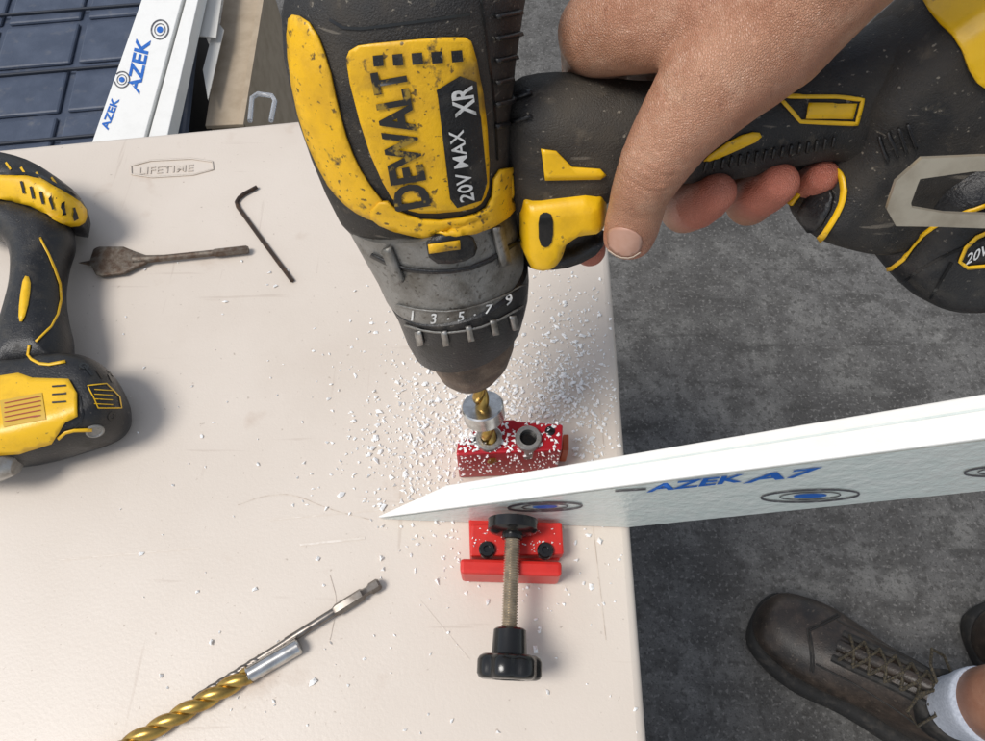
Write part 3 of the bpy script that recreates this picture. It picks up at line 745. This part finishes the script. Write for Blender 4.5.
# ------------------------------------------------------------ boots and leg
def boot(toe,heel,name,mirror=1):
    gr=group(name,(toe+heel)/2)
    fw=(heel-toe); Lf=fw.length; fw.normalize(); sd=Vector((-fw.y,fw.x,0))
    S=[(0.0,.012,.030,0),(.02,.032,.048,0),(.06,.045,.058,0),(.16,.055,.066,0),(.28,.060,.076,.002),(.40,.058,.094,.002),(.52,.050,.118,0),(.64,.046,.140,0),(.76,.045,.150,0),(.88,.044,.150,0),(.96,.038,.145,0),(1.0,.020,.10,0)]
    def upr(s,hw,h,sh,n=36):
        c=toe+fw*(s*Lf)+sd*sh; out=[]
        for i in range(n):
            t=2*math.pi*i/n; x=math.copysign(abs(math.cos(t))**.85,math.cos(t)); z=math.sin(t)
            k=1-.28*max(0,z)*(s>.35)
            out.append(Vector((c.x,c.y,.022+ (h*.5 if 1 else 0)))+sd*(x*hw*k)+Z*(z*h*.5))
        return out
    up=loftr('upper',[upr(*q) for q in S],leather,gr)
    m=up.modifiers.new('s','SUBSURF'); m.levels=1; m.render_levels=1
    out=[]
    for s,hw,h,sh in S: out.append(toe+fw*(s*Lf)+sd*(hw*1.06+.003))
    for s,hw,h,sh in reversed(S): out.append(toe+fw*(s*Lf)-sd*(hw*1.06+.003))
    pg=Plane(Vector((0,0,0)),Vector((1,0,0)),Z)
    puff('sole',None,pg,.018,.017,.010,sole,gr,sm=2,g=.01,world=out)
    dg=bvhs([up])[0]
    def on(s,l):
        o=toe+fw*(s*Lf)+sd*l+Z*.5; h=dg.ray_cast(o,-Z); return h[0] if h[0] else o-Z*.4
    for sg in (1,-1):
        tube('eyestay',[on(s,sg*.019)+Z*.0005 for s in (.34,.40,.46,.52,.58,.64,.70)],.0055,sole,gr,n=8)
        tube('side_seam',[on(s,sg*(.034+.012*abs(s-.45)))+Z*.0002 for s in (.30,.38,.46,.54,.62,.70,.78)],.0014,sole,gr,n=8)
    tube('tongue',[on(s,0)+Z*.0005 for s in (.34,.40,.46,.52,.58,.64,.70,.76)],.009,leather,gr,n=12)
    for dx in (0,.012):
        tube('toe_seam',[on(.20+dx+.10*abs(k),k*.046)+Z*.0003 for k in [i/8 for i in range(-8,9)]],.0014,sole,gr,n=8)
    pr=[.36,.42,.48,.54,.60,.66,.71]
    for i in range(len(pr)-1):
        for sg in (1,-1):
            a=on(pr[i],sg*.020); b=on(pr[i+1],-sg*.020); mid=on((pr[i]+pr[i+1])/2,0)
            tube('lace',[a+Z*.005,a.lerp(mid,.5)+Z*.009,mid+Z*.010,b.lerp(mid,.5)+Z*.009,b+Z*.005],.0022,lace,gr,n=8)
    c=on(.70,0)
    for sg in (1,-1):
        tube('lace_bow',[c+Z*.010,c+sd*sg*.02-fw*.02+Z*.014,c+sd*sg*.045-fw*.02+Z*.002,c+sd*sg*.05+fw*.0+Z*-.008,c+sd*sg*.03+fw*.008+Z*.006,c+Z*.011],.0020,lace,gr,n=8)
    ac=toe+fw*(Lf*.82)
    loftr('collar',[ring(Vector((ac.x,ac.y,z)),fw,sd,a,b,2,32) for z,a,b in ((.12,.050,.040),(.150,.052,.043),(.160,.050,.042),(.158,.040,.032),(.135,.036,.03))],sole,gr)
    return ac
toeg=Plane(Vector((0,0,.03)),Vector((1,0,0)),Z)
t1=toeg.hit(756,612); h1=toeg.hit(945,738)
fw=(h1-t1).normalized(); h1=t1+fw*.28
t1.z=0;h1.z=0
ac=boot(t1,h1,'boot')
lg=group('leg',Vector((ac.x,ac.y,.2)))
lc=lambda z,dx=0,dy=0:Vector((ac.x+dx,ac.y+dy,z))
loftr('sock',[ring(lc(z),Vector((1,0,0)),Vector((0,1,0)),r,r,2,32) for z,r in ((.11,.036),(.16,.038),(.185,.040),(.20,.043),(.215,.044),(.222,.043))],sock,lg)
loftr('shin',[ring(lc(z,dx,dy),Vector((1,0,0)),Vector((0,1,0)),r,r*1.05,2,32) for z,r,dx,dy in ((.20,.039,0,0),(.26,.044,.008,0),(.32,.053,.016,-.002),(.38,.058,.024,-.004),(.45,.052,.03,-.004),(.50,.056,.034,-.004),(.56,.062,.04,-.004))],skin,lg)
loftr('shorts_hem',[ring(lc(z,dx),Vector((1,0,0)),Vector((0,1,0)),r,r,2,32) for z,r,dx in ((.50,.085,.036),(.505,.088,.036),(.60,.09,.05),(.72,.095,.06))],clothm,lg)
t2=toeg.hit(974,648); t2.z=0
f2=Vector((.98,.12,0)).normalized()
boot(t2,t2+f2*.30,'boot')

# ------------------------------------------------------------ camera, light
cam=bpy.data.cameras.new('Camera'); co=bpy.data.objects.new('Camera',cam); scene.collection.objects.link(co)
co.location=C; co.rotation_euler=(T,0,0); cam.sensor_width=36; cam.lens=36*F/985; cam.clip_start=.01; cam.clip_end=500; scene.camera=co
el=math.radians(60); az=Vector((-.85,-.30,0)).normalized()
sd=az*math.cos(el)+Z*math.sin(el)
su=bpy.data.lights.new('Sun','SUN'); su.energy=2.5; su.angle=math.radians(22); su.color=(1,.965,.92)
so=bpy.data.objects.new('Sun',su); scene.collection.objects.link(so); so.location=(0,0,3); so.rotation_euler=(-sd).to_track_quat('-Z','Y').to_euler()
w=bpy.data.worlds.new('World'); scene.world=w; w.use_nodes=True; nt=w.node_tree
sk=nt.nodes.new('ShaderNodeTexSky'); sk.sky_type='NISHITA'; sk.sun_disc=False; sk.sun_elevation=el; sk.sun_rotation=math.atan2(az.x,az.y)
hs=nt.nodes.new('ShaderNodeHueSaturation'); hs.inputs['Saturation'].default_value=.45
bg=nt.nodes['Background']; bg.inputs[1].default_value=.14; nt.links.new(sk.outputs[0],hs.inputs['Color']); nt.links.new(hs.outputs[0],bg.inputs[0])
scene.view_settings.view_transform='Standard'; scene.view_settings.look='None'; scene.view_settings.exposure=0
